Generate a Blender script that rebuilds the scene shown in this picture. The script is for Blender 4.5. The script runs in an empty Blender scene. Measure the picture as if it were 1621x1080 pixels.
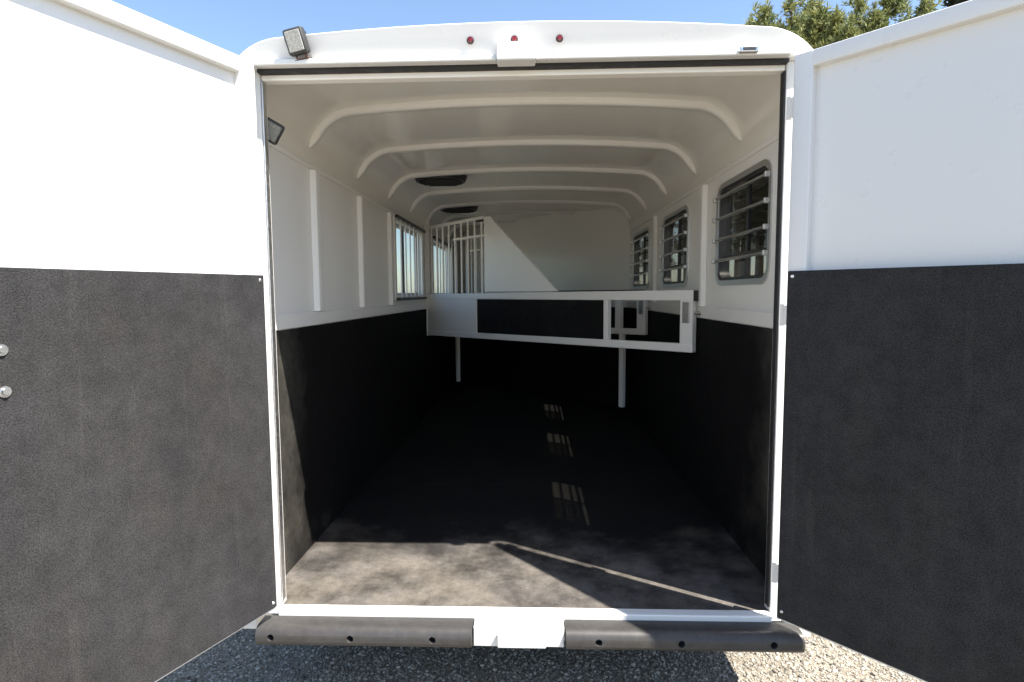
import bpy, bmesh, math, random
import numpy as np
from mathutils import Matrix, Vector

random.seed(7)
scene = bpy.context.scene
COL = scene.collection
R = math.radians

# ------------------------------------------------------------------ camera
F_PX, PITCH, YAW, ROLL = 925.4, 0.0815, 0.0364, 0.0063
CAM = Vector((0.0465, -2.1023, 1.1813))
cd = bpy.data.cameras.new('camera')
cam = bpy.data.objects.new('camera', cd)
COL.objects.link(cam)
cd.sensor_fit = 'HORIZONTAL'
cd.sensor_width = 36.0
cd.lens = 36.0 * F_PX / 1621.0
cd.clip_start = 0.02
cd.clip_end = 1500.0
cam.matrix_world = (Matrix.Translation(CAM) @ Matrix.Rotation(YAW, 4, 'Z')
                    @ Matrix.Rotation(math.pi / 2 - PITCH, 4, 'X') @ Matrix.Rotation(-ROLL, 4, 'Z'))
scene.camera = cam

# ------------------------------------------------------------------ sky and sun
SUN = Vector((-0.542, 0.325, -1.0)).normalized()      # direction the light travels
world = bpy.data.worlds.new('World')
scene.world = world
world.use_nodes = True
wn = world.node_tree
wn.nodes.clear()
sky = wn.nodes.new('ShaderNodeTexSky')
sky.sky_type = 'NISHITA'
sky.sun_disc = False
sky.sun_elevation = math.asin(-SUN.z)
sky.sun_rotation = math.atan2(-SUN.x, -SUN.y)
sky.altitude = 300
sky.air_density = 1.0
sky.dust_density = 0.8
sky.ozone_density = 1.5
bg = wn.nodes.new('ShaderNodeBackground')
bg.inputs['Strength'].default_value = 0.094
wo = wn.nodes.new('ShaderNodeOutputWorld')
wn.links.new(sky.outputs[0], bg.inputs[0])
wn.links.new(bg.outputs[0], wo.inputs[0])

sl = bpy.data.lights.new('sun', 'SUN')
sl.energy = 5.0
sl.angle = R(0.53)
sl.color = (1.0, 0.945, 0.86)
sun = bpy.data.objects.new('sun', sl)
COL.objects.link(sun)
sun.location = (12, -8, 25)
sun.rotation_euler = SUN.to_track_quat('-Z', 'Y').to_euler()

vs = scene.view_settings
vs.view_transform = 'Standard'
vs.look = 'None'
vs.exposure = 1.6
vs.gamma = 1.0
vs.use_curve_mapping = False
scene.render.engine = 'CYCLES'
cy = scene.cycles
cy.max_bounces = 14
cy.diffuse_bounces = 9
cy.glossy_bounces = 6
cy.transparent_max_bounces = 16
cy.use_denoising = True
cy.sample_clamp_indirect = 10.0

# ------------------------------------------------------------------ materials
def new_mat(name):
    m = bpy.data.materials.new(name)
    m.use_nodes = True
    nt = m.node_tree
    b = nt.nodes['Principled BSDF']
    return m, nt, b

def coord(nt):
    return nt.nodes.new('ShaderNodeTexCoord').outputs['Object']

def noise(nt, co, scale, detail=4, rough=0.6, stretch=None):
    n = nt.nodes.new('ShaderNodeTexNoise')
    n.inputs['Scale'].default_value = scale
    n.inputs['Detail'].default_value = detail
    n.inputs['Roughness'].default_value = rough
    if stretch:
        mp = nt.nodes.new('ShaderNodeMapping')
        mp.inputs['Scale'].default_value = stretch
        nt.links.new(co, mp.inputs[0])
        co = mp.outputs[0]
    nt.links.new(co, n.inputs['Vector'])
    return n.outputs['Fac']

def ramp(nt, fac, stops):
    r = nt.nodes.new('ShaderNodeValToRGB')
    e = r.color_ramp.elements
    while len(e) < len(stops):
        e.new(0.5)
    for k, (p, c) in enumerate(stops):
        e[k].position = p
        e[k].color = c if len(c) == 4 else (*c, 1)
    nt.links.new(fac, r.inputs[0])
    return r.outputs[0]

def mix(nt, fac, a, b, mode='MIX'):
    n = nt.nodes.new('ShaderNodeMix')
    n.data_type = 'RGBA'
    n.blend_type = mode
    for sock, v in ((n.inputs[0], fac), (n.inputs[6], a), (n.inputs[7], b)):
        if isinstance(v, (int, float)):
            sock.default_value = v
        elif isinstance(v, tuple):
            sock.default_value = (*v, 1)
        else:
            nt.links.new(v, sock)
    return n.outputs[2]

def bump(nt, b, height, strength, dist):
    n = nt.nodes.new('ShaderNodeBump')
    n.inputs['Strength'].default_value = strength
    n.inputs['Distance'].default_value = dist
    nt.links.new(height, n.inputs['Height'])
    nt.links.new(n.outputs[0], b.inputs['Normal'])

def paint(name, col, dirt, rough, wav=0.0, specks=0.02):
    m, nt, b = new_mat(name)
    co = coord(nt)
    f = ramp(nt, noise(nt, co, 1.3, 5, 0.6), [(0.0, (0, 0, 0)), (1.0, (1, 1, 1))])
    c = mix(nt, f, col, dirt)
    sp = ramp(nt, noise(nt, co, 46, 2, 0.5, (1, 1, 0.35)), [(0.72, (0, 0, 0)), (0.8, (1, 1, 1))])
    k = nt.nodes.new('ShaderNodeMath'); k.operation = 'MULTIPLY'
    nt.links.new(sp, k.inputs[0]); k.inputs[1].default_value = specks
    c = mix(nt, k.outputs[0], c, (0.42, 0.38, 0.32))
    nt.links.new(c, b.inputs['Base Color'])
    rr = ramp(nt, noise(nt, co, 14, 4), [(0.0, (rough * 0.85,) * 3), (1.0, (min(1, rough * 1.2),) * 3)])
    nt.links.new(rr, b.inputs['Roughness'])
    bump(nt, b, noise(nt, co, 2.5 if wav else 60, 2), wav or 0.02, 0.01)
    return m

def rubber(name, base, dust, lo, hi, amount, scale, pebble=330, rough=0.75, stretch=None, fine=0.25, contrast=1.0, spec=0.22, dust_shade=None, streaks=0.0):
    m, nt, b = new_mat(name)
    co = coord(nt)
    big = ramp(nt, noise(nt, co, scale, 7, 0.68, stretch), [(lo, (0, 0, 0)), (hi, (1, 1, 1))])
    mul = nt.nodes.new('ShaderNodeMath'); mul.operation = 'MULTIPLY'
    nt.links.new(big, mul.inputs[0]); mul.inputs[1].default_value = amount
    if dust_shade:      # entrance dust thins inward; the fade also paints interior shade into the colour
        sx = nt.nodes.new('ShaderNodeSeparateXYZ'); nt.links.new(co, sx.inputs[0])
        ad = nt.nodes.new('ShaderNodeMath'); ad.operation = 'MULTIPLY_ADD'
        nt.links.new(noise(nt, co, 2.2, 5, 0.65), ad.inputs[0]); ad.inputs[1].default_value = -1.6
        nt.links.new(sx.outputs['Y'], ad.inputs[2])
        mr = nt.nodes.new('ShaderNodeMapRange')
        for i, q in ((1, dust_shade[0]), (2, dust_shade[1]), (3, 1.0), (4, 0.04)):
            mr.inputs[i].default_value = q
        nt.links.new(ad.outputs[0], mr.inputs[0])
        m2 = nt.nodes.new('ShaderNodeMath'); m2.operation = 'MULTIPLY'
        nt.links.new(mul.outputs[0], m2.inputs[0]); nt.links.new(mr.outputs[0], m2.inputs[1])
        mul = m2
    spk = noise(nt, co, pebble, 2, 0.6)
    sp2 = ramp(nt, spk, [(0.35, (1 - 0.38 * contrast,) * 3), (0.68, (1 + 0.45 * contrast,) * 3)])
    det = ramp(nt, noise(nt, co, scale * 7, 8, 0.75), [(0.3, (0.72,) * 3), (0.72, (1.18,) * 3)])
    c = mix(nt, mul.outputs[0], base, dust)
    c = mix(nt, 1.0, c, det, 'MULTIPLY')
    if streaks:      # rub marks running down the sheet
        st = ramp(nt, noise(nt, co, 3.0, 6, 0.7, (6, 6, 0.35)), [(0.56, (0, 0, 0)), (0.80, (streaks,) * 3)])
        c = mix(nt, st, c, tuple(q * 1.5 for q in dust))
    c = mix(nt, 1.0, c, sp2, 'MULTIPLY')
    warm = ramp(nt, noise(nt, co, scale * 0.6, 3), [(0.35, (0.98, 0.99, 1.04)), (0.65, (1.02, 1.005, 0.97))])
    c = mix(nt, 1.0, c, warm, 'MULTIPLY')
    nt.links.new(c, b.inputs['Base Color'])
    b.inputs['Roughness'].default_value = rough
    b.inputs['Specular IOR Level'].default_value = spec
    bump(nt, b, spk, fine, 0.004)
    return m

def simple(name, col, rough, metal=0.0, var=0.12, scale=25, bmp=0.03):
    m, nt, b = new_mat(name)
    co = coord(nt)
    n = noise(nt, co, scale, 4)
    lo = tuple(x * (1 - var) for x in col)
    hi = tuple(min(1, x * (1 + var)) for x in col)
    nt.links.new(ramp(nt, n, [(0.3, lo), (0.7, hi)]), b.inputs['Base Color'])
    rr = ramp(nt, n, [(0.3, (rough * 0.8,) * 3), (0.7, (min(1, rough * 1.3),) * 3)])
    nt.links.new(rr, b.inputs['Roughness'])
    b.inputs['Metallic'].default_value = metal
    bump(nt, b, n, bmp, 0.004)
    return m

def tinted_glass(name, tint, gloss=0.06):
    m, nt, b = new_mat(name)
    nt.nodes.remove(b)
    tr = nt.nodes.new('ShaderNodeBsdfTransparent')
    tr.inputs[0].default_value = (*tint, 1)
    gl = nt.nodes.new('ShaderNodeBsdfGlossy')
    gl.inputs['Roughness'].default_value = 0.03
    lw = nt.nodes.new('ShaderNodeLayerWeight')
    lw.inputs[0].default_value = 0.5
    pw = nt.nodes.new('ShaderNodeMath'); pw.operation = 'POWER'
    nt.links.new(lw.outputs['Facing'], pw.inputs[0]); pw.inputs[1].default_value = 5.0
    fr = nt.nodes.new('ShaderNodeMath'); fr.operation = 'MULTIPLY_ADD'
    nt.links.new(pw.outputs[0], fr.inputs[0]); fr.inputs[1].default_value = 0.9; fr.inputs[2].default_value = 0.04
    mx = nt.nodes.new('ShaderNodeMixShader')
    nt.links.new(fr.outputs[0], mx.inputs[0])
    nt.links.new(tr.outputs[0], mx.inputs[1])
    nt.links.new(gl.outputs[0], mx.inputs[2])
    nt.links.new(mx.outputs[0], nt.nodes['Material Output'].inputs[0])
    return m

M = {}
M['white'] = paint('white_exterior_paint', (0.745, 0.745, 0.735), (0.70, 0.695, 0.675), 0.28)
M['inner'] = paint('white_interior_skin', (0.87, 0.85, 0.815), (0.845, 0.82, 0.775), 0.30, 0.03, 0.0)
M['ceiling'] = paint('white_ceiling_skin', (0.875, 0.845, 0.79), (0.85, 0.815, 0.75), 0.13, 0.006, 0.0)
M['powder'] = paint('white_powder_coat', (0.85, 0.84, 0.82), (0.80, 0.78, 0.74), 0.38)
M['doormat'] = rubber('door_rubber', (0.033, 0.0325, 0.0335), (0.060, 0.0585, 0.055), 0.40, 0.95, 0.6, 2.0, 260, stretch=(1.7, 1.7, 0.6), contrast=0.95, spec=0.08, streaks=0.35, fine=0.45)
M['wallmat'] = rubber('wall_rubber', (0.010, 0.0095, 0.010), (0.125, 0.119, 0.098), 0.25, 0.75, 0.9, 2.3, 300, stretch=(1, 1, 0.7), contrast=0.5, spec=0.05, dust_shade=(-0.85, -0.25))  # dust kept near the rear; deeper lining coloured dark as shade
M['stallrubber'] = rubber('stall_rubber', (0.014, 0.0135, 0.014), (0.04, 0.038, 0.033), 0.5, 0.9, 0.6, 2.3, 300, contrast=0.5, spec=0.08)
M['floormat'] = rubber('floor_rubber', (0.015, 0.0145, 0.014), (0.135, 0.122, 0.108), 0.28, 0.60, 1.0, 4.5, 220, rough=0.8, contrast=0.5, spec=0.05, dust_shade=(-0.55, 0.0))  # dusty at the entrance, deeper floor coloured dark to stand for shade
M['bumper'] = rubber('bumper_rubber', (0.042, 0.040, 0.039), (0.070, 0.066, 0.062), 0.35, 0.75, 0.6, 5, 500, rough=0.42, fine=0.05, contrast=0.25, spec=0.35)
M['gasket'] = simple('black_gasket', (0.018, 0.017, 0.018), 0.6)
M['black'] = simple('black_plastic', (0.02, 0.02, 0.021), 0.42)
M['chrome'] = simple('polished_steel', (0.72, 0.71, 0.69), 0.17, 1.0, 0.05, 60, 0.02)
M['alum'] = simple('brushed_aluminium', (0.62, 0.62, 0.62), 0.38, 1.0, 0.08, 90, 0.04)
M['zinc'] = simple('zinc_screw', (0.68, 0.69, 0.70), 0.3, 1.0)
M['red'] = simple('red_lens', (0.16, 0.012, 0.018), 0.18)
M['ledlens'] = simple('pale_led_lens', (0.42, 0.41, 0.38), 0.25, 0, 0.3, 160)
M['smoke'] = simple('smoked_lens', (0.22, 0.22, 0.20), 0.25, 0, 0.15, 120)
M['fin'] = simple('dark_cast_metal', (0.05, 0.05, 0.05), 0.5, 0.3)
M['bracket'] = simple('rusty_bracket', (0.10, 0.055, 0.045), 0.6, 0.2)
M['tyre'] = simple('tyre_rubber', (0.025, 0.025, 0.026), 0.85)
M['chassis'] = simple('chassis_steel', (0.06, 0.06, 0.062), 0.6, 0.3)
M['tint'] = tinted_glass('tinted_glass', (0.22, 0.22, 0.21))
M['lighttint'] = tinted_glass('light_tinted_glass', (0.52, 0.52, 0.50))
M['clear'] = tinted_glass('clear_glass', (0.86, 0.9, 0.9))

def ground_mat():
    m, nt, b = new_mat('gravel_ground')
    co = coord(nt)
    v = nt.nodes.new('ShaderNodeTexVoronoi')
    v.inputs['Scale'].default_value = 85
    nt.links.new(co, v.inputs['Vector'])
    c = ramp(nt, v.outputs['Color'], [(0.1, (0.135, 0.117, 0.09)), (0.5, (0.23, 0.204, 0.166)), (0.9, (0.31, 0.287, 0.24))])
    big = ramp(nt, noise(nt, co, 0.35, 6), [(0.35, (0.82, 0.80, 0.76)), (0.7, (1.08, 1.06, 1.02))])
    c = mix(nt, 1.0, c, big, 'MULTIPLY')
    nt.links.new(c, b.inputs['Base Color'])
    b.inputs['Roughness'].default_value = 0.95
    bump(nt, b, v.outputs['Distance'], 0.5, 0.01)
    return m
M['ground'] = ground_mat()

def stone_mat():
    m, nt, b = new_mat('gravel_stone')
    g = nt.nodes.new('ShaderNodeNewGeometry')
    c = ramp(nt, g.outputs['Random Per Island'], [(0.0, (0.08, 0.07, 0.06)), (0.25, (0.21, 0.19, 0.157)), (0.7, (0.29, 0.265, 0.22)), (1.0, (0.45, 0.42, 0.365))])
    n = noise(nt, coord(nt), 140, 3)
    c = mix(nt, 1.0, c, ramp(nt, n, [(0.3, (0.82,) * 3), (0.7, (1.12,) * 3)]), 'MULTIPLY')
    nt.links.new(c, b.inputs['Base Color'])
    b.inputs['Roughness'].default_value = 0.9
    return m
M['stone'] = stone_mat()

def needle_mat(name, a, c2):
    m, nt, b = new_mat(name)
    g = nt.nodes.new('ShaderNodeNewGeometry')
    c = ramp(nt, g.outputs['Random Per Island'], [(0.0, a), (1.0, c2)])
    big = ramp(nt, noise(nt, coord(nt), 0.9, 3), [(0.35, (0.75, 0.8, 0.8)), (0.65, (1.2, 1.1, 0.9))])
    c = mix(nt, 1.0, c, big, 'MULTIPLY')
    nt.links.new(c, b.inputs['Base Color'])
    b.inputs['Roughness'].default_value = 0.7
    tl = nt.nodes.new('ShaderNodeBsdfTranslucent')
    nt.links.new(c, tl.inputs[0])
    mx = nt.nodes.new('ShaderNodeMixShader')
    mx.inputs[0].default_value = 0.3
    out = nt.nodes['Material Output']
    nt.links.new(b.outputs[0], mx.inputs[1]); nt.links.new(tl.outputs[0], mx.inputs[2])
    nt.links.new(mx.outputs[0], out.inputs[0])
    return m
M['needle'] = needle_mat('pine_needles', (0.13, 0.165, 0.06), (0.29, 0.30, 0.12))
M['needle_shaded'] = needle_mat('shaded_pine_needles', (0.022, 0.03, 0.018), (0.05, 0.058, 0.03))  # darker copy of the needles, a tree's shadow side put into the colour
M['bark'] = simple('pine_bark', (0.12, 0.08, 0.055), 0.9, 0, 0.4, 12, 0.4)

# ------------------------------------------------------------------ mesh helpers
WORLD = {}

def link(name, bm, mat, parent=None, mtx=None, local=False, smooth=18):
    me = bpy.data.meshes.new(name)
    bmesh.ops.recalc_face_normals(bm, faces=bm.faces)
    bm.to_mesh(me)
    bm.free()
    return link_mesh(name, me, mat, parent, mtx, local, smooth)

def link_mesh(name, me, mat, parent=None, mtx=None, local=False, smooth=18):
    me.materials.append(M[mat] if isinstance(mat, str) else mat)
    if smooth:
        me.polygons.foreach_set('use_smooth', [True] * len(me.polygons))
        me.set_sharp_from_angle(angle=R(smooth))
    o = bpy.data.objects.new(name, me)
    COL.objects.link(o)
    if mtx is not None:
        o.matrix_basis = mtx
    if parent:
        o.parent = parent
        if not local:
            o.matrix_parent_inverse = WORLD[parent.name].inverted()
            WORLD[o.name] = o.matrix_basis.copy()
        else:
            WORLD[o.name] = WORLD[parent.name] @ o.matrix_basis
    else:
        WORLD[o.name] = o.matrix_basis.copy()
    return o

def empty(name, loc):
    o = bpy.data.objects.new(name, None)
    COL.objects.link(o)
    o.location = loc
    o.empty_display_size = 0.2
    WORLD[o.name] = Matrix.Translation(loc)
    return o

def tag(o, label=None, cat=None, group=None, kind=None):
    for k, v in (('label', label), ('category', cat), ('group', group), ('kind', kind)):
        if v:
            o[k] = v
    return o

def merge(bm, b2):
    me = bpy.data.meshes.new('tmp')
    b2.to_mesh(me); b2.free()
    bm.from_mesh(me)
    bpy.data.meshes.remove(me)

def box(bm, a, b, bev=0.002, seg=1, mtx=None):
    b2 = bmesh.new()
    bmesh.ops.create_cube(b2, size=1.0)
    s = [abs(b[i] - a[i]) for i in range(3)]
    c = [(a[i] + b[i]) / 2 for i in range(3)]
    bmesh.ops.scale(b2, vec=s, verts=b2.verts)
    bmesh.ops.translate(b2, vec=c, verts=b2.verts)
    if bev:
        bmesh.ops.bevel(b2, geom=list(b2.edges), offset=min(bev, min(s) * 0.4), segments=seg, affect='EDGES', profile=0.5)
    if mtx is not None:
        bmesh.ops.transform(b2, matrix=mtx, verts=b2.verts)
    merge(bm, b2)

def tube(bm, p, q, r, n=12, r2=None, cap=True, low=False):
    p, q = Vector(p), Vector(q)
    n = n if low else max(n, 22)
    b2 = bmesh.new()
    bmesh.ops.create_cone(b2, cap_ends=cap, segments=n, radius1=r, radius2=r if r2 is None else r2, depth=(q - p).length)
    rot = (q - p).to_track_quat('Z', 'Y').to_matrix().to_4x4()
    bmesh.ops.transform(b2, matrix=Matrix.Translation((p + q) / 2) @ rot, verts=b2.verts)
    merge(bm, b2)

def prism(bm, poly, to3, d0, d1, bev=0.0, seg=1):
    """poly: list of 2-D points; to3(u, v, d) -> 3-D point; extruded from d0 to d1"""
    b2 = bmesh.new()
    v0 = [b2.verts.new(to3(u, v, d0)) for u, v in poly]
    v1 = [b2.verts.new(to3(u, v, d1)) for u, v in poly]
    n = len(poly)
    b2.faces.new(v0); b2.faces.new(list(reversed(v1)))
    for i in range(n):
        b2.faces.new((v0[i], v0[(i + 1) % n], v1[(i + 1) % n], v1[i]))
    bmesh.ops.recalc_face_normals(b2, faces=b2.faces)
    if bev:
        es = [e for e in b2.edges if len(e.link_faces) == 2 and e.calc_face_angle(0) > R(30)]
        bmesh.ops.bevel(b2, geom=es, offset=bev, segments=seg, affect='EDGES', profile=0.5)
    merge(bm, b2)

def rrect(x0, x1, y0, y1, r, n=6):
    pts = []
    for cx, cy, a0 in ((x1 - r, y1 - r, 0), (x0 + r, y1 - r, 90), (x0 + r, y0 + r, 180), (x1 - r, y0 + r, 270)):
        for k in range(n + 1):
            a = R(a0 + 90 * k / n)
            pts.append((cx + r * math.cos(a), cy + r * math.sin(a)))
    return pts

def ring(bm, outer, inner, to3, d0, d1):
    n = len(outer)
    vs_ = [[bm.verts.new(to3(u, v, d)) for u, v in loop] for loop in (outer, inner) for d in (d0, d1)]
    o0, o1, i0, i1 = vs_
    for k in range(n):
        j = (k + 1) % n
        bm.faces.new((o0[k], o0[j], o1[j], o1[k]))
        bm.faces.new((i0[k], i1[k], i1[j], i0[j]))
        bm.faces.new((o0[k], i0[k], i0[j], o0[j]))
        bm.faces.new((o1[k], o1[j], i1[j], i1[k]))

def cut(o, cutter_bm):
    me = bpy.data.meshes.new('cutter')
    bmesh.ops.recalc_face_normals(cutter_bm, faces=cutter_bm.faces)
    cutter_bm.to_mesh(me); cutter_bm.free()
    c = bpy.data.objects.new('cutter', me)
    COL.objects.link(c)
    c.matrix_basis = WORLD[o.name].copy() if False else Matrix()
    md = o.modifiers.new('cut', 'BOOLEAN')
    md.operation = 'DIFFERENCE'; md.solver = 'EXACT'; md.object = c
    dg = bpy.context.evaluated_depsgraph_get()
    dg.update()
    new = bpy.data.meshes.new_from_object(o.evaluated_get(dg))
    o.modifiers.clear()
    old = o.data
    o.data = new
    new.name = o.name
    new.polygons.foreach_set('use_smooth', [True] * len(new.polygons))
    new.set_sharp_from_angle(angle=R(30))
    bpy.data.objects.remove(c)
    bpy.data.meshes.remove(old)

def copy_tree(o, parent=None):
    c = o.copy()
    COL.objects.link(c)
    if parent:
        c.parent = parent
    for ch in list(o.children):
        copy_tree(ch, c)
    return c

# ------------------------------------------------------------------ ground
GZ = -0.42
bm = bmesh.new()
S = 420
v = [bm.verts.new((x, y, GZ)) for x, y in ((-S, -S), (S, -S), (S, S), (-S, S))]
bm.faces.new(v)
tag(link('ground', bm, 'ground', smooth=0), kind='structure')

def gravel():
    rng = np.random.default_rng(3)
    shapes = []
    for k in range(8):
        b2 = bmesh.new()
        bmesh.ops.create_icosphere(b2, subdivisions=1, radius=1.0)
        V = np.array([p.co[:] for p in b2.verts])
        Fc = np.array([[q.index for q in f.verts] for f in b2.faces])
        b2.free()
        V = V * (1 + rng.uniform(-0.28, 0.28, (len(V), 1))) * np.array([1, rng.uniform(0.65, 0.95), rng.uniform(0.45, 0.7)])
        shapes.append((V, Fc))
    N = 96000
    xs = rng.uniform(-1.9, 2.3, N); ys = rng.uniform(-1.1, 1.2, N)
    sz = np.clip(rng.lognormal(math.log(0.0047), 0.36, N), 0.002, 0.014)
    an = rng.uniform(0, 6.283, N)
    ti = rng.uniform(-0.5, 0.5, N)
    VV, FF, off = [], [], 0
    for k in range(8):
        V, Fc = shapes[k]
        i = np.arange(k, N, 8)
        c, s_, ct, st = (q[i][:, None] for q in (np.cos(an), np.sin(an), np.cos(ti), np.sin(ti)))
        P = V[None] * sz[i][:, None, None]
        x = P[..., 0] * ct - P[..., 2] * st
        z = P[..., 0] * st + P[..., 2] * ct
        W = np.stack([xs[i][:, None] + x * c - P[..., 1] * s_, ys[i][:, None] + x * s_ + P[..., 1] * c, GZ + 0.25 * sz[i][:, None] + z], 2)
        VV.append(W.reshape(-1, 3))
        FF.append((Fc[None] + off + np.arange(len(i))[:, None, None] * len(V)).reshape(-1, 3))
        off += len(i) * len(V)
    VV = np.concatenate(VV).astype(np.float32); FF = np.concatenate(FF).astype(np.int32)
    me = bpy.data.meshes.new('gravel')
    me.vertices.add(len(VV)); me.vertices.foreach_set('co', VV.ravel())
    me.loops.add(FF.size); me.loops.foreach_set('vertex_index', FF.ravel())
    me.polygons.add(len(FF)); me.polygons.foreach_set('loop_start', np.arange(0, FF.size, 3, dtype=np.int32))
    me.update(calc_edges=True); me.validate()
    tag(link_mesh('gravel', me, 'stone', smooth=0), 'loose pale crushed stone gravel lying on the ground below the trailer', 'gravel', kind='stuff')
gravel()

# ------------------------------------------------------------------ the horse trailer
TR = empty('horse_trailer', (0, 3.4, GZ))
tag(TR, 'white horse trailer with both rear doors swung open, black rubber lined stalls inside', 'horse trailer')

XW, XO = 1.01, 1.06        # inner wall, outer skin
LEN = 7.0
ZW = 1.80

def prof(t, out):
    """t in -1..1 across the roof"""
    if out:
        cx, rx, rz, crown = 0.80, 0.26, 0.268, 0.034
    else:
        cx, rx, rz, crown = 0.78, 0.23, 0.245, 0.030
    a = abs(t)
    if a < 0.6:
        x = cx * a / 0.6
        z = ZW + rz + crown * (1 - (x / cx) ** 2)
    else:
        th = (a - 0.6) / 0.4 * math.pi / 2
        x = cx + rx * math.sin(th)
        z = ZW + rz * math.cos(th)
    return math.copysign(x, t), z

TS = [k / 40 for k in range(-40, 41)]

# floor deck and rubber floor mats
bm = bmesh.new()
box(bm, (-XW, -0.01, -0.09), (XW, LEN - 0.05, -0.022), 0.002)
floor = link('floor', bm, 'alum', TR)
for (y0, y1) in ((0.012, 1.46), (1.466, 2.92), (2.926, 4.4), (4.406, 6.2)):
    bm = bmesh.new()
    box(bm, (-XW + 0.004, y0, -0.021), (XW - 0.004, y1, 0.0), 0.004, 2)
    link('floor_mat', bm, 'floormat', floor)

# side walls with window openings
WIN_R = [(0.345, 1.005), (1.61, 2.29), (2.83, 3.58)]
WZ0, WZ1 = 1.235, 1.705
WIN_L = [(2.32, 3.40), (3.98, 5.35)]
LZ0, LZ1 = 1.16, 1.745
walls = {}
for s in (-1, 1):
    bm = bmesh.new()
    box(bm, (s * XW, 0.05, -0.09), (s * XO, LEN, ZW), 0)
    w = link('side_wall', bm, 'inner', TR)
    cb = bmesh.new()
    if s > 0:
        for y0, y1 in WIN_R:
            prism(cb, rrect(y0, y1, WZ0, WZ1, 0.065), lambda u, q, d: (d, u, q), 0.9, 1.2)
    else:
        for y0, y1 in WIN_L:
            prism(cb, rrect(y0, y1, LZ0, LZ1, 0.015, 2), lambda u, q, d: (d, u, q), -1.2, -0.9)
    cut(w, cb)
    walls[s] = w
    # rubber lining
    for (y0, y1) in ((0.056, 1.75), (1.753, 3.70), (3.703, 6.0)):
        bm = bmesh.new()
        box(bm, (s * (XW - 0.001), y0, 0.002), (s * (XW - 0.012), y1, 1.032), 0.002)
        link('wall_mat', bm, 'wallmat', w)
    # trim rail above the lining
    bm = bmesh.new()
    box(bm, (s * (XW - 0.001), 0.052, 1.036), (s * (XW - 0.016), 6.0, 1.098), 0.004, 2)
    link('wall_trim', bm, 'inner', w)
    # cove bead under the ceiling curve
    bm = bmesh.new()
    box(bm, (s * (XW - 0.001), 0.052, 1.775), (s * (XW - 0.008), 6.0, 1.797), 0.003, 2)
    link('cove_bead', bm, 'inner', w)
    posts = [0.725, 1.47, 2.2] if s < 0 else [1.25, 2.56]
    for y in posts:
        bm = bmesh.new()
        prism(bm, [(y - 0.047, 0), (y - 0.03, 0.026), (y + 0.03, 0.026), (y + 0.047, 0)],
              lambda u, q, d: (s * (XW - 0.001 - q), u, d), 1.10, 1.772, 0.004, 2)
        link('wall_post', bm, 'powder', w)

# roof shell, ceiling, ribs, vents
bm = bmesh.new()
outer = [prof(t, True) for t in TS]
inner = [prof(t, False) for t in TS]
prism(bm, outer + inner[::-1], lambda u, q, d: (u, d, q), 0.05, LEN)
roof = link('roof', bm, 'ceiling', TR)
RIB_Y = [0.68 + 0.745 * k for k in range(7)]
rib_proto = None
for k, y in enumerate(RIB_Y):
    if rib_proto is None:
        bm = bmesh.new()
        ts = [(-0.925 + 1.85 * i / 90) for i in range(91)]
        rows = []
        for t in ts:
            x, z = prof(t, False)
            x1, z1 = prof(t + 0.002, False); x0, z0 = prof(t - 0.002, False)
            nx, nz = (z1 - z0), -(x1 - x0)
            L = math.hypot(nx, nz); nx, nz = nx / L, nz / L
            e = min(1.0, (0.925 - abs(t)) / 0.06)
            h = 0.004 + 0.024 * e ** 0.6
            w = 0.012 + 0.013 * e ** 0.6
            sec = [(-w, -0.002), (-w * 0.86, h * 0.72), (-w * 0.55, h), (w * 0.55, h), (w * 0.86, h * 0.72), (w, -0.002)]
            rows.append([bm.verts.new((x + nx * q, p, z + nz * q)) for p, q in sec])
        for a, b in zip(rows, rows[1:]):
            for i in range(5):
                bm.faces.new((a[i], a[i + 1], b[i + 1], b[i]))
        bm.faces.new(rows[0]); bm.faces.new(rows[-1][::-1])
        rib_proto = link('roof_rib', bm, 'powder', roof, Matrix.Translation((0, y, 0)), smooth=50)
    else:
        c = rib_proto.copy()
        COL.objects.link(c)
        c.matrix_basis = Matrix.Translation((0, y, 0))
for x, y in ((-0.645, 2.36), (-0.70, 3.86)):
    zc = prof(-x / 0.78 * 0.6, False)[1]
    bm = bmesh.new()
    tube(bm, (x, y, zc - 0.034), (x, y, zc + 0.004), 0.185, 28, 0.2)
    vent = link('roof_vent', bm, 'black', TR)
    for k in range(-3, 4):
        w = math.sqrt(0.16 ** 2 - (k * 0.04) ** 2)
        bm = bmesh.new()
        box(bm, (x - w, y + k * 0.04 - 0.006, zc - 0.045), (x + w, y + k * 0.04 + 0.006, zc - 0.034), 0.002)
        link('slat', bm, 'black', vent)

# slanted front bulkhead
def bulk(u, z, d):
    a = Vector((1.03, 3.78)); b = Vector((-1.03, 6.12))
    t = (b - a); n = Vector((t.y, -t.x)).normalized()
    p = a + t * u
    return (p.x + n.x * d, p.y + n.y * d, z)
bm = bmesh.new()
fw = [prof(t, False) for t in TS]
prism(bm, [((1.03 - x) / 2.06, z + 0.006) for x, z in fw] + [(0.01, 0.0), (0.99, 0.0)], lambda u, q, d: bulk(u, q, d), 0, 0.04)
bw = link('front_wall', bm, 'inner', TR)
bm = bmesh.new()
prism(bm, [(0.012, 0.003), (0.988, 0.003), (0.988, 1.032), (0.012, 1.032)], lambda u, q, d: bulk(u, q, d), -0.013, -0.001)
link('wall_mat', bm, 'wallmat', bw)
bm = bmesh.new()
prism(bm, outer, lambda u, q, d: (u, d, q), LEN + 0.002, LEN + 0.04)
box(bm, (-XO, LEN + 0.002, -0.09), (XO, LEN + 0.04, ZW), 0)
link('nose_panel', bm, 'white', TR)

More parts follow.
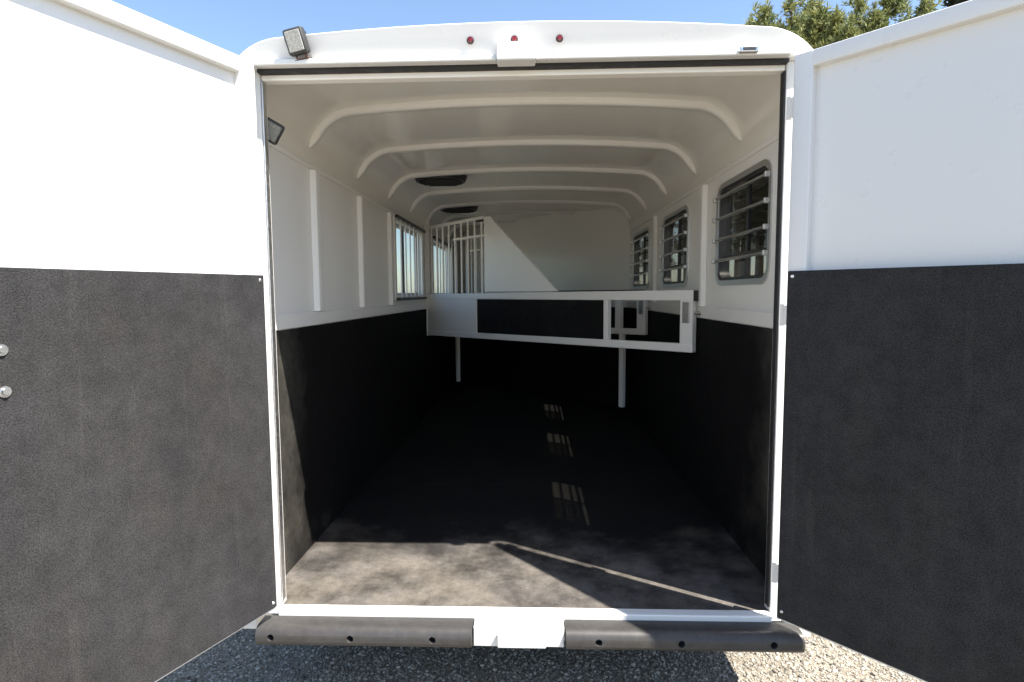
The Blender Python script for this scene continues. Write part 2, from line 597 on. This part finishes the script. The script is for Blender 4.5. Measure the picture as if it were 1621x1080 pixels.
# rear frame: header, jambs, sill
Z0 = 1.966
bm = bmesh.new()
hp = [(-XO, Z0)] + outer + [(XO, Z0)]
hp = [p for i, p in enumerate(hp) if p[1] >= Z0 - 1e-6]
# outline of the header: roof curve clipped at the header's lower edge
cl = []
for x, z in outer:
    if z >= Z0:
        cl.append((x, Z0 + (z + 0.006 - Z0) * 0.82))
xe = 0.80 + 0.26 * math.sqrt(max(0, 1 - ((Z0 - ZW) / 0.268) ** 2))
cl = [(-xe - 0.006, Z0)] + cl + [(xe + 0.006, Z0)]
tilt = lambda q: -0.43 * (q - Z0)
prism(bm, cl, lambda u, q, d: (u, d + (tilt(q) if d < 0 else 0), q), -0.034, 0.0495, 0.006, 3)
header = link('rear_header', bm, 'white', TR)
bm = bmesh.new()
box(bm, (-0.905, -0.068, Z0 - 0.002), (-0.075, -0.0345, 1.983), 0.004, 2)
link('drip_rail', bm, 'white', header)
bm = bmesh.new()
box(bm, (0.06, -0.068, Z0 - 0.002), (0.905, -0.0345, 1.983), 0.004, 2)
link('drip_rail', bm, 'white', header)
bm = bmesh.new()
box(bm, (-0.072, -0.100, 1.952), (0.057, -0.0345, 2.012), 0.005, 2)
link('latch_keeper', bm, 'white', header)
bm = bmesh.new()
box(bm, (-0.913, -0.03, 1.9525), (0.913, 0.0, 1.9655), 0.002)
link('gasket', bm, 'gasket', header)
bm = bmesh.new()
box(bm, (-0.913, 0.001, 1.936), (0.913, 0.045, 1.9655), 0.004, 2)
link('header_lip', bm, 'inner', header)
for s in (-1, 1):
    bm = bmesh.new()
    jp = [(0.915, -0.09), (1.066, -0.09)] + [(1.066, 1.80)]
    jp += [(0.80 + 0.266 * math.sin(a), 1.80 + 0.272 * math.cos(a)) for a in [R(90 - 6 * k) for k in range(1, 9)] if 1.80 + 0.272 * math.cos(a) < Z0 - 0.001]
    jp += [(xe + 0.006, Z0 - 0.0005), (0.915, Z0 - 0.0005)]
    prism(bm, [(s * u, q) for u, q in jp], lambda u, q, d: (u, d, q), -0.005, 0.0495, 0.003, 2)
    j = link('rear_jamb', bm, 'white', TR)
    bm = bmesh.new()
    box(bm, (s * 0.908, -0.001, 0.02), (s * 0.9145, 0.03, 1.935), 0.002)
    link('gasket', bm, 'gasket' if s > 0 else 'alum', j)
bm = bmesh.new()
box(bm, (-0.913, -0.034, -0.10), (0.913, 0.010, 0.004), 0.004, 2)
sill = link('rear_sill', bm, 'white', TR)
bm = bmesh.new()
box(bm, (-0.172, -0.100, -0.085), (0.154, -0.0345, -0.012), 0.004, 2)
link('step_plate', bm, 'white', sill)
bm = bmesh.new()
box(bm, (-0.085, -0.118, -0.080), (0.088, -0.1005, -0.030), 0.004, 2)
link('latch_plate', bm, 'white', sill)
bm = bmesh.new()
box(bm, (-1.03, 0.14, -0.17), (1.03, 6.9, -0.0905), 0.004)
link('chassis', bm, 'chassis', TR)

# rubber bumpers with recessed bolt holes
for x0, x1, hx in ((-0.962, -0.176, (-0.905, -0.615, -0.318)), (0.158, 0.992, (0.275, 0.565, 0.885))):
    bm = bmesh.new()
    pf = [(-0.0345, -0.016), (-0.085, -0.016)]
    pf += [(-0.085 - 0.036 * math.sin(R(a)), -0.052 + 0.036 * math.cos(R(a))) for a in range(15, 105, 15)]
    pf += [(-0.121, -0.070), (-0.113, -0.083), (-0.0345, -0.083)]
    prism(bm, pf, lambda u, q, d: (d, u, q), x0, x1, 0.002, 1)
    bp = link('bumper', bm, 'bumper', TR)
    cb = bmesh.new()
    for x in hx:
        tube(cb, (x, -0.15, -0.053), (x, -0.088, -0.053), 0.0125, 16)
    cut(bp, cb)
    for x in hx:
        bm = bmesh.new()
        tube(bm, (x, -0.094, -0.053), (x, -0.0875, -0.053), 0.009, 6, None, True, True)
        link('bolt', bm, 'chassis', bp)

# red marker lights
for x in (-0.162, -0.0135, 0.138):
    z = 2.031
    y = -0.0345 + tilt(z)
    bm = bmesh.new()
    tube(bm, (x, y, z), (x, y - 0.006, z), 0.0125, 20, 0.011)
    ml = link('marker_light', bm, 'black', TR)
    bm = bmesh.new()
    tube(bm, (x, y - 0.006, z), (x, y - 0.013, z), 0.0095, 16, 0.006)
    link('lens', bm, 'red', ml)

# chrome door holder on the drip rail
bm = bmesh.new()
box(bm, (0.728, -0.088, 1.966), (0.790, -0.0685, 1.986), 0.004, 2)
dh = link('door_holder', bm, 'chrome', TR)
bm = bmesh.new()
box(bm, (0.738, -0.0905, 1.972), (0.780, -0.0882, 1.981), 0.001)
link('insert', bm, 'black', dh)

# work lights
def work_light(mtx, w, h, dpt, lens):
    bm = bmesh.new()
    box(bm, (-w / 2, -dpt / 2, -h / 2), (w / 2, dpt / 2, h / 2), 0.009, 3)
    o = link('work_light', bm, 'fin', TR, mtx)
    bm = bmesh.new()
    box(bm, (-w / 2 + 0.009, -dpt / 2 - 0.003, -h / 2 + 0.009), (w / 2 - 0.009, -dpt / 2 - 0.0003, h / 2 - 0.009), 0.002)
    link('lens', bm, lens, o, local=True)
    for k in range(5):
        x = -w / 2 + w * (k + 0.5) / 5
        bm = bmesh.new()
        box(bm, (x - 0.002, dpt / 2 + 0.0004, -h / 2 + 0.01), (x + 0.002, dpt / 2 + 0.016, h / 2 - 0.01), 0.0008)
        link('cooling_fin', bm, 'fin', o, local=True)
    bm = bmesh.new()
    tube(bm, (-0.017, 0.006, -h / 2 - 0.012), (-0.017, 0.004, -h / 2 - 0.0005), 0.0045, 8)
    tube(bm, (0.017, 0.006, -h / 2 - 0.012), (0.017, 0.004, -h / 2 - 0.0005), 0.0045, 8)
    box(bm, (-0.026, -0.002, -h / 2 - 0.017), (0.026, 0.05, -h / 2 - 0.011), 0.002)
    link('bracket', bm, 'bracket', o, local=True)
    return o
m1 = Matrix.Translation((-0.748, -0.082, 2.032)) @ Matrix.Rotation(R(-12), 4, 'Y') @ Matrix.Rotation(R(14), 4, 'X') @ Matrix.Rotation(R(-6), 4, 'Z')
work_light(m1, 0.070, 0.082, 0.034, 'ledlens')
m2 = Matrix.Translation((-0.945, 0.085, 1.80)) @ Matrix.Rotation(R(28), 4, 'Z') @ Matrix.Rotation(R(27), 4, 'Y') @ Matrix.Rotation(R(18), 4, 'X')
work_light(m2, 0.125, 0.078, 0.04, 'smoke')

# ---- rear doors
def door(name_side, s, hinge, ax, W, label):
    """local x runs from the hinge outward, inner face looks along s*y"""
    mtx = Matrix.Translation(hinge) @ Matrix.Rotation(ax, 4, 'Z')
    g = 0.028 if s < 0 else 0.02
    zb, zt = (0.026, 1.978) if s > 0 else (0.018, 1.958)
    yf = s * 0.040       # frame face
    yp = s * 0.011       # recessed panel face
    yo = s * 0.002
    bm = bmesh.new()
    box(bm, (g + 0.004, yo, zb + 0.004), (W - 0.004, yp, zt - 0.004), 0.002)
    rw = 0.062
    box(bm, (g, yo - s * 0.002, zb), (g + rw, yf, zt), 0.005, 3)
    box(bm, (W - rw, yo - s * 0.002, zb), (W, yf, zt), 0.005, 3)
    box(bm, (g + rw - 0.004, yo - s * 0.0015, zt - 0.052), (W - rw + 0.004, yf - s * 0.0005, zt - 0.0005), 0.005, 3)
    box(bm, (g + rw - 0.004, yo - s * 0.0015, zb + 0.0005), (W - rw + 0.004, yf - s * 0.0005, zb + 0.06), 0.005, 3)
    d = link('rear_door', bm, 'white', TR, mtx)
    d['label'] = label
    # rubber lining of the lower half
    ym = yf + s * 0.0005
    bm = bmesh.new()
    box(bm, (g + 0.006, ym, zb + 0.012), (W - 0.006, ym + s * 0.009, 1.25), 0.002)
    link('door_mat', bm, 'doormat', d, local=True)
    ys = ym + s * 0.0092
    for x, z in ((g + 0.022, 1.232), (g + 0.022, 0.058), (W - 0.022, 1.232), (W - 0.022, 0.058)):
        bm = bmesh.new()
        tube(bm, (x, ys, z), (x, ys + s * 0.0025, z), 0.0062, 12, 0.004)
        link('screw', bm, 'zinc', d, local=True)
    for z in (0.17, 1.10, 1.80):
        bm = bmesh.new()
        tube(bm, (0.0, s * 0.004, z - 0.038), (0.0, s * 0.004, z + 0.038), 0.008, 14)
        box(bm, (-0.001, s * 0.001, z - 0.034), (g + 0.004, s * 0.009, z + 0.034), 0.001)
        link('hinge', bm, 'powder', d, local=True)
    return d, ys

HX = 0.945
dl, ys = door('left', 1, (-0.934, -0.026, 0), R(270 - 23.0), 0.93, 'sunlit rear door with grey rubber lining, its upper half bright white')
dr, _ = door('right', -1, (0.920, -0.026, 0), R(270 + 41.5), 0.93, 'shaded rear door with black rubber lining, its upper half pale grey')
for z in (0.957, 1.056):
    bm = bmesh.new()
    tube(bm, (0.80, ys, z), (0.80, ys + 0.003, z), 0.0135, 24)
    tube(bm, (0.80, ys + 0.003, z), (0.80, ys + 0.0095, z), 0.009, 20, 0.0065)
    link('bolt', bm, 'zinc', dl, local=True)

# ---- right-hand windows
def side_window(y0, y1):
    bm = bmesh.new()
    to3 = lambda u, q, d: (d, u, q)
    ring(bm, rrect(y0 - 0.022, y1 + 0.022, WZ0 - 0.022, WZ1 + 0.022, 0.085), rrect(y0 + 0.004, y1 - 0.004, WZ0 + 0.004, WZ1 - 0.004, 0.061), to3, 1.003, 1.0095)
    w = link('side_window', bm, 'alum', TR)
    bm = bmesh.new()
    ring(bm, rrect(y0 + 0.001, y1 - 0.001, WZ0 + 0.001, WZ1 - 0.001, 0.064), rrect(y0 + 0.019, y1 - 0.019, WZ0 + 0.019, WZ1 - 0.019, 0.048), to3, 1.012, 1.063)
    link('window_frame', bm, 'black', w)
    ym = (y0 + y1) / 2
    bm = bmesh.new()
    box(bm, (1.034, ym - 0.011, WZ0 + 0.02), (1.056, ym + 0.011, WZ1 - 0.02), 0.002)
    link('mullion', bm, 'black', w)
    bm = bmesh.new()
    box(bm, (1.036, y0 + 0.02, WZ0 + 0.122), (1.054, ym - 0.0115, WZ0 + 0.134), 0.002)
    link('transom', bm, 'black', w)
    bm = bmesh.new()
    box(bm, (1.036, ym + 0.0115, WZ0 + 0.122), (1.054, y1 - 0.02, WZ0 + 0.134), 0.002)
    link('transom', bm, 'black', w)
    for a, b, z0, z1 in ((y0 + 0.012, ym - 0.0112, WZ0 + 0.1345, WZ1 - 0.012), (ym + 0.0112, y1 - 0.012, WZ0 + 0.1345, WZ1 - 0.012),
                         (y0 + 0.012, ym - 0.0112, WZ0 + 0.012, WZ0 + 0.1215), (ym + 0.0112, y1 - 0.012, WZ0 + 0.012, WZ0 + 0.1215)):
        bm = bmesh.new()
        box(bm, (1.043, a, z0), (1.046, b, z1), 0)
        link('pane', bm, 'lighttint' if (a > ym or z1 - z0 < 0.15) else 'tint', w)
    for z in (1.34, 1.445, 1.55, 1.655):
        bm = bmesh.new()
        tube(bm, (0.993, y0 - 0.012, z), (0.993, y1 + 0.012, z), 0.0078, 10)
        bar = link('guard_bar', bm, 'chrome', w)
        for y in (y0 - 0.006, y1 + 0.006):
            bm = bmesh.new()
            box(bm, (0.981, y - 0.009, z - 0.011), (1.0025, y + 0.009, z + 0.011), 0.002)
            link('bracket', bm, 'alum', w)
for y0, y1 in WIN_R:
    side_window(y0, y1)

# ---- left-hand feed windows with upright bars
def feed_window(y0, y1):
    bm = bmesh.new()
    to3 = lambda u, q, d: (d, u, q)
    ring(bm, rrect(y0 - 0.035, y1 + 0.035, LZ0 - 0.03, LZ1 + 0.03, 0.012, 2), rrect(y0 + 0.012, y1 - 0.012, LZ0 + 0.012, LZ1 - 0.012, 0.006, 2), to3, -0.985, -1.0095)
    w = link('feed_window', bm, 'powder', TR)
    bm = bmesh.new()
    ring(bm, rrect(y0 + 0.001, y1 - 0.001, LZ0 + 0.001, LZ1 - 0.001, 0.014, 2), rrect(y0 + 0.03, y1 - 0.03, LZ0 + 0.03, LZ1 - 0.03, 0.012, 2), to3, -1.044, -1.064)
    link('window_frame', bm, 'alum', w)
    ym = (y0 + y1) / 2
    bm = bmesh.new()
    box(bm, (-1.046, ym - 0.014, LZ0 + 0.03), (-1.060, ym + 0.014, LZ1 - 0.03), 0.002)
    link('mullion', bm, 'black', w)
    for a, b in ((y0 + 0.02, ym - 0.017), (ym + 0.017, y1 - 0.02)):
        bm = bmesh.new()
        box(bm, (-1.052, a, LZ0 + 0.02), (-1.055, b, LZ1 - 0.02), 0)
        link('pane', bm, 'clear', w)
    for k in range(6):
        y = y0 + (y1 - y0) * (k + 0.7) / 6.4
        bm = bmesh.new()
        tube(bm, (-0.975, y, LZ0 - 0.01), (-0.975, y, LZ1 + 0.01), 0.0065, 10)
        link('guard_bar', bm, 'alum', w)
    for z in (LZ0 - 0.018, LZ1 + 0.018):
        bm = bmesh.new()
        box(bm, (-0.960, y0 - 0.03, z - 0.011), (-0.9845, y1 + 0.03, z + 0.011), 0.003)
        link('bar_rail', bm, 'black', w)
for y0, y1 in WIN_L:
    feed_window(y0, y1)

# ---- slant dividers
LD = Vector((-1.0, 3.64, 0)); RD = Vector((0.975, 1.28, 0))
DL = (RD - LD).length
dax = math.atan2(RD.y - LD.y, RD.x - LD.x)

def divider(off, legs):
    mtx = Matrix.Translation(LD + Vector((0, off, 0))) @ Matrix.Rotation(dax, 4, 'Z')
    X = lambda t: t * DL
    zbot = lambda t: 0.776 + 0.058 * t
    th = 0.021
    to3 = lambda u, q, d: (u, d, q)
    bm = bmesh.new()
    prism(bm, [(X(0.012), 1.132), (X(0.9985), 1.132), (X(0.9985), 1.194), (X(0.012), 1.18)], to3, -th, th, 0.006, 2)            # top rail
    prism(bm, [(X(0.012), zbot(0)), (X(0.9985), zbot(1)), (X(0.9985), zbot(1) + 0.05), (X(0.012), zbot(0) + 0.047)], to3, -th + 0.0006, th - 0.0006, 0.006, 2)
    prism(bm, [(X(0.773), zbot(0.77) + 0.045), (X(0.785), zbot(0.78) + 0.045), (X(0.785), 1.136), (X(0.773), 1.136)], to3, -th + 0.002, th - 0.002, 0.003, 1)
    prism(bm, [(X(0.970), zbot(1) + 0.045), (X(0.998), zbot(1) + 0.046), (X(0.998), 1.136), (X(0.970), 1.136)], to3, -th + 0.001, th - 0.001, 0.003, 1)
    prism(bm, [(X(0.014), zbot(0) + 0.04), (X(0.287), zbot(.287) + 0.04), (X(0.287), 1.14), (X(0.014), 1.14)], to3, -th + 0.004, th - 0.004, 0.002, 1)
    d = link('stall_divider', bm, 'powder', TR, mtx)
    bm = bmesh.new()
    prism(bm, [(X(0.2875), zbot(.2875) + 0.049), (X(0.7725), zbot(.7725) + 0.049), (X(0.7725), 1.131), (X(0.2875), 1.131)], to3, -0.008, 0.008)
    link('rubber_panel', bm, 'stallrubber', d, local=True)
    bm = bmesh.new()
    prism(bm, [(X(0.325), 1.1945), (X(0.622), 1.1945), (X(0.360), 1.80), (X(0.35), 1.822), (X(0.325), 1.822)], to3, -0.010, 0.010, 0.004, 2)
    link('head_panel', bm, 'powder', d, local=True)
    bm = bmesh.new()
    box(bm, (X(-0.004), -0.024, 0.77), (X(0.011), 0.024, 1.90), 0.004, 2)
    link('hinge_post', bm, 'powder', d, local=True)
    for k in range(9):
        x = X(0.036 + 0.284 * k / 8.3)
        bm = bmesh.new()
        tube(bm, (x, 0, 1.185), (x, 0, 1.815), 0.0085, 10)
        link('grille_bar', bm, 'powder', d, local=True)
    bm = bmesh.new()
    box(bm, (X(0.0115), -0.013, 1.806), (X(0.3245), 0.013, 1.832), 0.004, 2)
    link('grille_rail', bm, 'powder', d, local=True)
    bm = bmesh.new()
    box(bm, (X(0.165), -0.011, 1.662), (X(0.3245), 0.011, 1.680), 0.003, 1)
    link('grille_rail', bm, 'powder', d, local=True)
    bm = bmesh.new()
    box(bm, (X(0.29), -0.02, 1.785), (X(0.3245), -0.0135, 1.803), 0.002)
    link('catch', bm, 'black', d, local=True)
    bm = bmesh.new()
    box(bm, (X(0.977), -th - 0.008, 1.005), (X(0.993), -th - 0.0005, 1.125), 0.004, 2)
    link('latch_plate', bm, 'alum', d, local=True)
    bm = bmesh.new()
    box(bm, (X(0.999), -0.02, 1.13), (X(1.008), 0.02, 1.192), 0.003)
    link('latch', bm, 'black', d, local=True)
    bm = bmesh.new()
    tube(bm, (X(0.999), 0, 1.06), (X(1.014), 0, 1.06), 0.011, 10)
    link('latch_pin', bm, 'chrome', d, local=True)
    if legs:
        bm = bmesh.new()
        prism(bm, [(X(0.63), 1.1945), (X(0.99), 1.1945), (X(0.99), 1.204), (X(0.63), 1.204)], to3, -0.015, 0.015)
        link('rubber_edge', bm, 'gasket', d, local=True)
        for t, zl in ((0.915, 0.20), (0.069, 0.12)):
            bm = bmesh.new()
            box(bm, (X(t) - 0.022, -0.02, zl), (X(t) + 0.022, 0.02, zbot(t) + 0.01), 0.003, 1)
            link('leg', bm, 'powder', d, local=True)
        bm = bmesh.new()
        prism(bm, [(X(0.893), zbot(0.9) + 0.046), (X(0.912), zbot(0.9) + 0.046), (X(0.912), 1.136), (X(0.893), 1.136)], to3, -0.019, 0.019)
        link('end_post', bm, 'powder', d, local=True)
    return d
divider(0.0, False)
divider(1.42, True)

# ---- wheels under the trailer
for s in (-1, 1):
    for y in (3.2, 4.1):
        bm = bmesh.new()
        r, hw = 0.36, 0.10
        sec = [(0.20, -0.085), (0.25, -hw), (0.33, -hw), (r, -0.07), (r, 0.07), (0.33, hw), (0.25, hw), (0.20, 0.085)]
        n = 40
        rows = []
        for k in range(n):
            a = 2 * math.pi * k / n
            rows.append([bm.verts.new((s * 1.18 + w, y + q * math.cos(a), GZ + 0.36 + q * math.sin(a))) for q, w in sec])
        for k in range(n):
            a, b = rows[k], rows[(k + 1) % n]
            for i in range(len(sec)):
                j = (i + 1) % len(sec)
                bm.faces.new((a[i], a[j], b[j], b[i]))
        wh = link('wheel', bm, 'tyre', TR)
        bm = bmesh.new()
        tube(bm, (s * 1.09, y, GZ + 0.36), (s * 1.26, y, GZ + 0.36), 0.203, 28)
        link('rim', bm, 'powder', wh)

# ------------------------------------------------------------------ pine trees
def pine_mesh(seed, H, Rb, clumps):
    rng = np.random.default_rng(seed)
    V, Fq = [], []
    def tuft(c, r, up):
        n = 12
        for k in range(n):
            d = rng.normal(size=3); d[2] += up; d /= np.linalg.norm(d)
            L = r * rng.uniform(0.7, 1.25)
            side = np.cross(d, rng.normal(size=3)); side /= np.linalg.norm(side)
            w = r * 0.10
            i = len(V)
            V.extend([c - side * w * .4, c + d * L * .55 - side * w, c + d * L, c + d * L * .55 + side * w])
            Fq.append((i, i + 1, i + 2, i + 3))
    # whorls of branches carrying tufts, with a broken outline
    leaders = [(0.0, 0.0, H)] + [(rng.uniform(-.5, .5) * Rb, rng.uniform(-.5, .5) * Rb, H * rng.uniform(0.84, 0.96)) for _ in range(3)]
    branches = []
    for lx, ly, lh in leaders:
        nb = int(46 if lx == 0 else 16)
        for k in range(nb):
            zf = rng.uniform(0.30 if lx == 0 else 0.62, 0.99)
            z = lh * zf
            rad = Rb * (0.06 + 0.94 * (1 - zf) ** 0.62) * rng.uniform(0.55, 1.15) * (1 if lx == 0 else 0.6)
            a = rng.uniform(0, 6.283)
            p0 = np.array([lx * min(1, zf * 1.1), ly * min(1, zf * 1.1), z - 0.12 * rad])
            p1 = p0 + np.array([math.cos(a) * rad, math.sin(a) * rad, rad * rng.uniform(0.15, 0.55)])
            branches.append((p0, p1))
    for _ in range(clumps):
        p0, p1 = branches[rng.integers(len(branches))]
        t = rng.uniform(0.25, 1.04)
        c = p0 + (p1 - p0) * t + rng.normal(size=3) * 0.16 * (0.4 + t) * np.array([1, 1, 0.8])
        tuft(c, rng.uniform(0.22, 0.42), 0.7)
    for lx, ly, lh in leaders:
        for k in range(26):
            z = lh + rng.uniform(-0.9, 0.3)
            c = np.array([lx, ly, z]) + rng.normal(size=3) * np.array([1, 1, 0]) * 0.30 * max(0.05, (lh + 0.25 - z))
            tuft(c, rng.uniform(0.14, 0.26), 1.2)
    me = bpy.data.meshes.new('crown')
    me.from_pydata([tuple(p) for p in V], [], Fq)
    bt = bmesh.new()
    tube(bt, (0, 0, -0.05), (0, 0, H * 0.55), 0.24, 10, 0.14, True, True)
    tube(bt, (0, 0, H * 0.55), (0, 0, H * 0.97), 0.14, 8, 0.03, True, True)
    for p0, p1 in branches:
        tube(bt, p0, p0 + (p1 - p0) * 0.92, 0.045, 5, 0.012, False, True)
    mt = bpy.data.meshes.new('trunk')
    bt.to_mesh(mt); bt.free()
    return me, mt

VAR = [pine_mesh(11, 15.0, 2.1, 1500), pine_mesh(23, 15.0, 2.5, 1700), pine_mesh(37, 15.0, 1.8, 1400)]
for me, mt in VAR:
    me.materials.append(M['needle']); mt.materials.append(M['bark'])
me_dark = VAR[1][0].copy(); me_dark.materials[0] = M['needle_shaded']

def ground_at(px, D):
    """world x, y of a spot D metres ahead of the camera on the bearing of image column px"""
    a = math.atan((px - 810.5) / F_PX) - YAW
    return CAM.x + D * math.tan(a), CAM.y + D

def pine(px, D, H, var, rot, label, dark=False, group='pine trees beyond the trailer'):
    x, y = ground_at(px, D)
    t = empty('pine_tree', (x, y, GZ))
    tag(t, label, 'pine tree', group)
    t.rotation_euler.z = rot
    s = H / 15.0
    t.scale = (s, s, s)
    me, mt = VAR[var]
    for nm, mesh in (('trunk', mt), ('crown', me_dark if dark else me)):
        o = bpy.data.objects.new(nm, mesh)
        COL.objects.link(o)
        o.parent = t
    return t

def top_h(py, D):
    U = (540 - py) / F_PX
    c, q = math.cos(PITCH), math.sin(PITCH)
    return CAM.z - GZ + D * (U * c - q) / (c + U * q) - 0.25

for px, py, D, var, rot, lab in (
        (1176, 36, 38, 2, 2.0, 'tip of a small pine barely rising over the trailer roof, leftmost'),
        (1200, 16, 34, 2, 0.3, 'slim pine just right of the trailer roof, second tree top from the left'),
        (1238, 9, 31, 0, 1.7, 'pine with pointed top, third tree top from the left'),
        (1270, 5, 36, 2, 4.0, 'narrow pine rising behind the right end of the roof'),
        (1305, 26, 29, 1, 2.2, 'low bushy pine in the dip of the tree line right of the roof'),
        (1342, 8, 33, 0, 5.1, 'yellow green pine, middle of the row above the right door'),
        (1385, 0, 31, 1, 0.9, 'tall broad pine above the right door, its top at the frame edge'),
        (1440, 6, 34, 2, 3.1, 'pine next to the dark tree above the right door')):
    pine(px, D, top_h(py, D), var, rot, lab)
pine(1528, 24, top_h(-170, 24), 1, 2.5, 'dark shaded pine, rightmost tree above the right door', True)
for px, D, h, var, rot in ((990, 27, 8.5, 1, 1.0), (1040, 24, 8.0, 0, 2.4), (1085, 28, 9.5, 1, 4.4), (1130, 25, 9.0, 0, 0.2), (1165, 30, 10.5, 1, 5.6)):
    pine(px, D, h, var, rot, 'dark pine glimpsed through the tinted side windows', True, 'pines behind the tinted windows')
